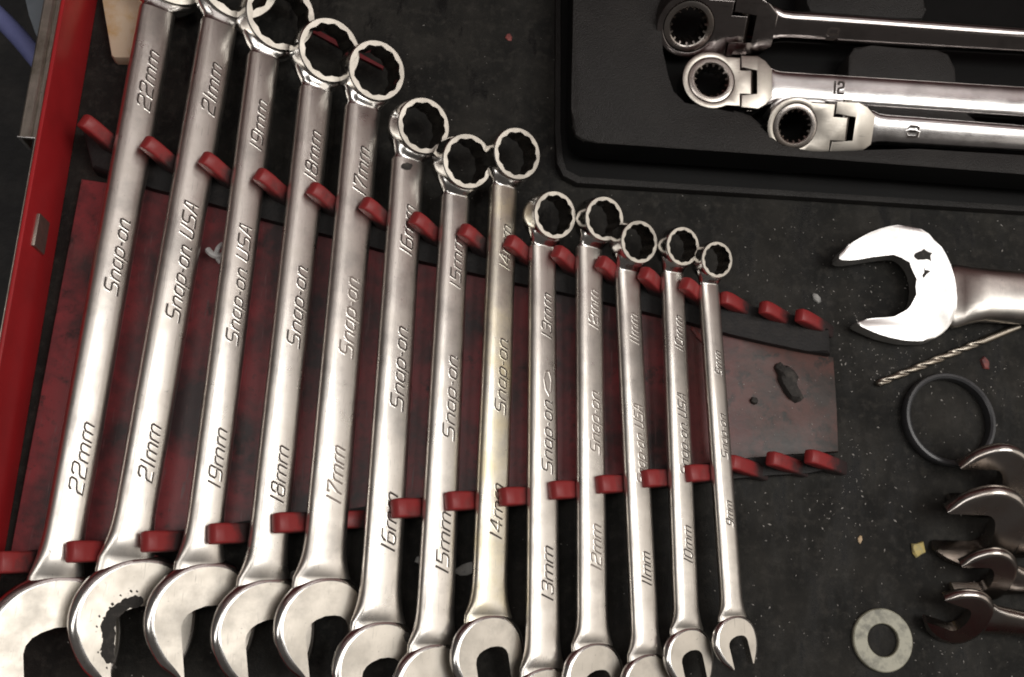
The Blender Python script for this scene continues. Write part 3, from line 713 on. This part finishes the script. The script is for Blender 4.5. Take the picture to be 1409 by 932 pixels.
def make_ratchet(A, B, ringc, Rpx, wA, wB, roll, texts, label, zt=27, head_roll=0, chrome=POLISH, face=FACE, droop=0):
    a0, b0 = at(*A, zt), at(*B, zt)
    X, Y, Z = local_frame(a0, b0, math.radians(roll))
    R3 = Matrix((X, Y, Z)).transposed()
    k = (b0 - CAM).length / F
    R = Rpx * k; b = R * 0.40
    mid = b0 - Z * b
    root = empty('ratchet_wrench'); root.matrix_world = Matrix.Translation(mid * MM) @ R3.to_4x4()
    tag(root, label, 'ratchet wrench', 'flex head ratchet wrenches in the black tray')
    def hit_z(px, py, h):
        d = R3.transposed() @ ray(px, py); c = R3.transposed() @ (CAM - mid)
        return c + d * ((h - c.z) / d.z)
    rc = hit_z(*ringc, b); D = -rc.y; U = D / 1.78                 # U: unit along the head
    xs = rc.x
    # head: ring shell, block and tongue, with the hole cut through
    K = 64
    outer = []
    bw = 0.86 * R
    a_st = math.asin(min(.98, bw / R))
    n_arc = 40
    for i in range(n_arc + 1):
        th = a_st + (2 * math.pi - 2 * a_st) * i / n_arc           # leaves a gap towards +Y
        outer.append((R * math.sin(th), R * math.cos(th)))
    tail = [(-bw, 1.14 * U), (-.42 * R, 1.14 * U), (-.42 * R, 1.58 * U), (.42 * R, 1.58 * U), (.42 * R, 1.14 * U), (bw, 1.14 * U)]
    poly = outer + tail
    def shell(zb, ztp, holer, bev):
        bm = bmesh.new()
        vo = [bm.verts.new((x, y, ztp)) for x, y in poly]; hi = [bm.verts.new((holer * math.sin(2 * math.pi * i / K), holer * math.cos(2 * math.pi * i / K), ztp)) for i in range(K)]
        es = [bm.edges.new((vo[i], vo[(i + 1) % len(vo)])) for i in range(len(vo))] + [bm.edges.new((hi[i], hi[(i + 1) % K])) for i in range(K)]
        res = bmesh.ops.triangle_fill(bm, use_beauty=True, use_dissolve=False, edges=es, normal=(0, 0, 1))
        fs = [f for f in bm.faces if f.calc_center_median().xy.length > holer * .97]
        bmesh.ops.delete(bm, geom=[f for f in bm.faces if f not in fs], context='FACES_ONLY')
        ex = bmesh.ops.extrude_face_region(bm, geom=bm.faces[:])
        bmesh.ops.translate(bm, vec=(0, 0, zb - ztp), verts=[v for v in ex['geom'] if isinstance(v, bmesh.types.BMVert)])
        bmesh.ops.recalc_face_normals(bm, faces=bm.faces[:])
        rim = [e for e in bm.edges if len(e.link_faces) == 2 and all(abs(v.co.z - ztp) < 1e-4 for v in e.verts) and e.calc_face_angle(0) > 1]
        bmesh.ops.bevel(bm, geom=rim, offset=bev, segments=2, profile=.5, affect='EDGES', clamp_overlap=True)
        return bm
    bm = shell(-b, b, .80 * R, 0.45)
    Mh = Matrix.Translation((xs, -D, 0)) @ Matrix.Rotation(math.radians(droop), 4, 'X')
    bm.transform(Mh); o = from_bm('ratchet_head', bm, [face, chrome], root, 30)
    for p in o.data.polygons:
        if p.normal.z < .9: p.material_index = 1
    bm = bmesh.new(); kk = 120
    def c2(r, z): return [(r * math.cos(2 * math.pi * i / kk), r * math.sin(2 * math.pi * i / kk), z) for i in range(kk)]
    def gear(z):
        out = []
        for i in range(kk):
            f = (i / kk * 15) % 1
            r = (.50 if f < .3 else .57) * R
            out.append((r * math.cos(2 * math.pi * i / kk), r * math.sin(2 * math.pi * i / kk), z))
        return out
    L = [gear(-b * .8), gear(b * .80), c2(.585 * R, b * .97), c2(.62 * R, b * 1.03), c2(.72 * R, b * 1.04), c2(.78 * R, b * 1.0), c2(.80 * R, b * .8), c2(.80 * R, -b * .8)]
    vv = [[bm.verts.new(p) for p in q] for q in L]
    for q in range(len(vv)):
        P, Q = vv[q], vv[(q + 1) % len(vv)]
        for i in range(kk):
            j = (i + 1) % kk; f = bm.faces.new((P[i], P[j], Q[j], Q[i]))
    bm.transform(Mh); from_bm('gear_ring', bm, [DARKCHROME], root, 30)
    # fork with two tines
    fy = lambda v: v * U - D
    fk = [(.46 * R, fy(1.19)), (.46 * R, fy(1.86)), (-.46 * R, fy(1.86)), (-.46 * R, fy(1.19)), (-.92 * R, fy(1.17)), (-.94 * R, fy(1.85)), (-.78 * R, fy(2.15)), (-.5 * R, fy(2.42)), (.5 * R, fy(2.42)), (.78 * R, fy(2.15)), (.94 * R, fy(1.85)), (.92 * R, fy(1.17))]
    bm = bmesh.new(); prism(bm, [(x + xs * .5, y) for x, y in fk], -b, b * .98, 0.5, 2, True)
    o = from_bm('fork', bm, [face, chrome], root, 30)
    for p in o.data.polygons:
        if p.normal.z < .9: p.material_index = 1
    # hinge pin
    bm = bmesh.new(); tube(bm, [(-.97 * R, fy(1.62), 0), (.97 * R, fy(1.62), 0)], .16 * R, 12)
    from_bm('hinge_pin', bm, DARKCHROME, root, 30)
    # handle
    hA, hB = wA * k / 2, wB * k / 2
    yA = (a0 - b0).length + 60
    rings = []
    for y, wf, bf in ((fy(2.2), 1.35, .62), (fy(2.42), 1.22, .72), (fy(2.62), 1.06, .74), (fy(2.9), 1.0, .70), (fy(3.6), 1.0, .66)):
        rings.append([(x, y, z) for x, z in superprofile(hB * wf, b * bf, 2.7)])
    for i in range(1, 7):
        y = fy(3.6) + (yA - fy(3.6)) * i / 6
        rings.append([(x, y, z) for x, z in superprofile(hB + (hA - hB) * i / 6, b * .66, 2.7)])
    bm = bmesh.new(); loft(bm, rings); from_bm('handle', bm, chrome, root, 40)
    for txt, x0, x1, yy in texts:
        l0, l1 = hit_z(x0, yy, b * .66), hit_z(x1, yy, b * .66)
        lo, hi = l0.y, l1.y; xc = (l0.x + l1.x) / 2; hg = hB * .72
        def place(u, v, hh):
            x = xc + hg / 2 - v; zz = b * .66 * (1 - min(.97, abs(x / hB)) ** 2.7) ** (1 / 2.7)
            return (x, lo + u, zz + hh * .6)
        bm = bmesh.new(); lettering(bm, txt, place, hi - lo, hg, .08, .3, .10); from_bm('size_marking', bm, [INK, chrome], root, 0)
    return root
make_ratchet((1409, 136), (1041, 112), (979, 110), 38, 46, 43, 8, [('12', 1147, 1161, 121)], 'flex head ratchet wrench marked 12, middle of the tray with bright head', chrome=BARCHROME, droop=0)
make_ratchet((1409, 192), (1174, 176), (1094, 174), 35.5, 32, 38, 29, [('8', 1247, 1264, 181)], 'polished flex head ratchet wrench nearest the tray front, below the one marked 12', zt=27, chrome=BARCHROME)
make_ratchet((1409, 62), (1036, 38), (948, 37), 41, 33, 40, 48, [('9', 1138, 1153, 47)], 'dark reflecting flex head ratchet wrench at the back of the tray', face=DIMCHROME, chrome=DIMCHROME)

# ------------------------------------------------------------------ loose things on the liner
def lathe(bm, c, prof, k=72):
    vv = [[bm.verts.new((c.x + r * math.cos(2 * math.pi * i / k), c.y + r * math.sin(2 * math.pi * i / k), z)) for i in range(k)] for r, z in prof]
    for q in range(len(vv)):
        P, Q = vv[q], vv[(q + 1) % len(vv)]
        for i in range(k):
            j = (i + 1) % k; bm.faces.new((P[i], P[j], Q[j], Q[i]))
c = at(1304, 578, 2)
bm = bmesh.new(); R1 = 59 * (c - CAM).length / F
lathe(bm, c, [(R1 - 2.3, 0.3), (R1 - 2.5, 2.2), (R1 - 2.3, 4.5), (R1 - 1.5, 5.1), (R1 - .5, 5.0), (R1, 4.2), (R1 + .1, 2), (R1 - .3, 0.3)])
tag(from_bm('rubber_ring', bm, RUBBER), 'round black rubber ring lying on the liner below the drill bit', 'ring')
c = at(1214, 881, 1); R1 = 38 * (c - CAM).length / F; R2 = R1 * .52
bm = bmesh.new(); lathe(bm, c, [(R2, .2), (R2, 1.7), (R2 + .3, 2.0), (R1 - .4, 2.0), (R1, 1.6), (R1, .2)])
tag(from_bm('washer', bm, ZINC), 'dull zinc washer lying flat near the bottom right', 'washer')
# drill bit
p0, p1 = at(1206, 529, 2), at(1402, 449, 2)
dv = (p1 - p0); Ld = dv.length; dv.normalize(); sd = Vector((-dv.y, dv.x, 0)); up = Vector((0, 0, 1))
bm = bmesh.new(); rings = []
for i in range(121):
    f = i / 120; y = f * Ld; tw = y / 17.0 * 2 * math.pi
    r = 1.6 * min(1, .35 + y / 1.4); r *= 1 - .25 * max(0, f - .8)
    flute = 1.0 if f < .70 else max(0, 1 - (f - .70) / .06)
    rg = []
    for j in range(28):
        a = 2 * math.pi * j / 28
        g = max(0, math.cos(2 * (a - tw))) ** 1.3
        rr = r * (1 - .52 * flute * g)
        rg.append(p0 + dv * y + sd * rr * math.cos(a) + up * (rr * math.sin(a) - .3))
    rings.append(rg)
loft(bm, rings); tag(from_bm('drill_bit', bm, BRASSY, None, 50), 'twist drill bit lying diagonally under the big bright wrench', 'drill bit')
# cream block
bm = bmesh.new(); prism(bm, px_outline([(138, -60), (141, 0), (146, 30), (153, 76), (157, 79), (200, 80), (214, -60)], 6), .2, 6, 0.8)
tag(from_bm('foam_block', bm, CREAM), 'stained cream block behind the 22mm wrench at the top left', 'block')
# red strip glimpsed through the rings
bm = bmesh.new(); prism(bm, px_outline([(425, 42), (440, 50), (480, 72), (526, 95), (528, 91), (484, 67), (444, 45), (428, 36)], 1.5), .1, 1.5, .3)
tag(from_bm('plastic_strip', bm, RED_PLATE), 'thin red strip on the liner seen through the 18mm ring', 'strip')
def lump(name, px, py, rx, ry, hz, rot, mat, z, label, cat, seed, n=11, jag=.22, group=None):
    rng = random.Random(seed); c = at(px, py, z); k = (c - CAM).length / F
    bm = bmesh.new(); pts = []
    for i in range(n):
        a = 2 * math.pi * i / n; q = 1 + rng.uniform(-jag, jag)
        x, y = rx * q * math.cos(a) * k, ry * q * math.sin(a) * k
        pts.append((c.x + x * math.cos(rot) - y * math.sin(rot), c.y + x * math.sin(rot) + y * math.cos(rot)))
    rings = []
    for f, h in ((1, 0.05), (1.0, .45), (.82, .85), (.45, 1.0)):
        rings.append([(c.x + (x - c.x) * f * (1 + rng.uniform(-.07, .07)), c.y + (y - c.y) * f * (1 + rng.uniform(-.07, .07)), z + hz * h * (1 + rng.uniform(-.12, .12))) for x, y in pts])
    loft(bm, rings)
    return tag(from_bm(name, bm, mat, None, 25), label, cat, group)
lump('grease_lump', 1083, 524, 25, 12, 3.2, -1.05, LUMP, 4.05, 'jagged black lump of dried grease on the bare rack plate', 'lump', 2, 17, .3)
lump('grease_lump', 1037, 552, 5, 5, 1.8, 0, LUMP, 4.05, 'small round black crumb left of the jagged grease lump', 'crumb', 5, 9, .1)
lump('scrap', 1262, 756, 10, 9, 1.6, .3, YELLOW, .1, 'crumpled yellow scrap left of the dark wrenches', 'scrap', 8, 9, .25)
lump('scrap', 1123, 410, 9, 5, 1.0, -.7, PAPER, .1, 'small grey flake right of the upper rack fingers', 'flake', 4, 7, .25)
lump('scrap', 1355, 500, 5.5, 9, 1.4, .3, REDCHIP, .1, 'dull red chip between drill bit and black ring', 'chip', 14, 5, .1)
lump('scrap', 580, 770, 10, 6, .8, .4, PAPER, .1, 'grey paper scrap left of the 15mm wrench', 'scrap', 21, 6, .2)
lump('scrap', 642, 783, 16, 10, .8, .5, PAPER, .1, 'grey paper scrap between the 15mm and 14mm wrenches', 'scrap', 22, 7, .25)
lump('scrap', 408, 792, 10, 7, .8, .4, PAPER, .1, 'grey paper scrap between the 18mm and 17mm wrenches', 'scrap', 23, 6, .2)
lump('scrap', 700, 52, 4, 6, .7, .2, REDCHIP, .1, 'tiny dull red chip alone on the liner left of the tray', 'chip', 24, 6, .2)
lump('scrap', 960, 462, 4, 14, 1, .7, REDCHIP, 4.05, 'reddish sliver on the rack plate beside the 9mm wrench', 'sliver', 25, 6, .2)
lump('scrap', 1183, 742, 3, 6, .6, -.3, CREAM, .1, 'tiny brown shaving in the open area left of the yellow scrap', 'shaving', 26, 6, .2)
# white plastic clip between the 21 and 19 wrenches
bm = bmesh.new()
tube(bm, catmull([tuple(at(x, y, z)) for x, y, z in ((306, 336, 10), (300, 342, 11), (298, 352, 10), (304, 362, 9))], 5, False), 1.0, 8)
tube(bm, catmull([tuple(at(x, y, z)) for x, y, z in ((286, 344, 9), (292, 350, 10), (300, 353, 10), (305, 352, 9))], 5, False), 1.3, 8)
tag(from_bm('plastic_clip', bm, WHITE, None, 40), 'broken white plastic clip between the 21mm and 19mm wrenches', 'clip')
# countless shavings and dust on the liner
rng = random.Random(11); bm = bmesh.new()
def speck(px, py, z, s):
    c = at(px, py, z); a = rng.uniform(0, 6.28); s *= 1.35; l = s * rng.uniform(.6, 2.2); ww = s * rng.uniform(.35, .8)
    u = Vector((math.cos(a), math.sin(a), rng.uniform(-.15, .3))) * l; v = Vector((-math.sin(a), math.cos(a), rng.uniform(-.1, .3))) * ww
    p = [bm.verts.new(c + q + Vector((0, 0, .12))) for q in (u, v, -u * .8, -v)]
    t = bm.verts.new(c + Vector((0, 0, .12 + ww * .7)))
    for i in range(4): bm.faces.new((p[i], p[(i + 1) % 4], t))
for i in range(430):
    x, y = rng.uniform(1000, 1420), rng.uniform(300, 932)
    speck(x, y, 0.1, rng.choice((.12, .15, .18, .22, .22, .34)))
for (cx_, cy_, sp_, n_) in ((1130, 600, 30, 40), (1180, 660, 40, 40), (1230, 480, 45, 60), (1290, 420, 40, 40), (1100, 720, 50, 30), (1370, 540, 30, 30), (1130, 400, 30, 30), (1330, 900, 40, 30)):
    for i in range(n_): speck(rng.gauss(cx_, sp_), rng.gauss(cy_, sp_ * .7), 0.1, rng.choice((.1, .13, .16, .2, .3)))
for i in range(90): speck(rng.uniform(1150, 1300), rng.uniform(340, 520), 0.1, rng.choice((.15, .2, .28)))
for i in range(110): speck(rng.uniform(560, 1000), rng.uniform(20, 330), 0.1, rng.choice((.12, .15, .2)))
for i in range(160): speck(rng.uniform(60, 1000), rng.uniform(560, 932), 0.1, rng.choice((.12, .16, .22, .3)))
for i in range(60): speck(rng.uniform(1000, 1145), rng.uniform(500, 615), 4.0, rng.choice((.12, .16, .22)))
tag(from_bm('metal_dust', bm, SPECK, None, 0), 'fine metal shavings and dust scattered over the black liner', kind='stuff')
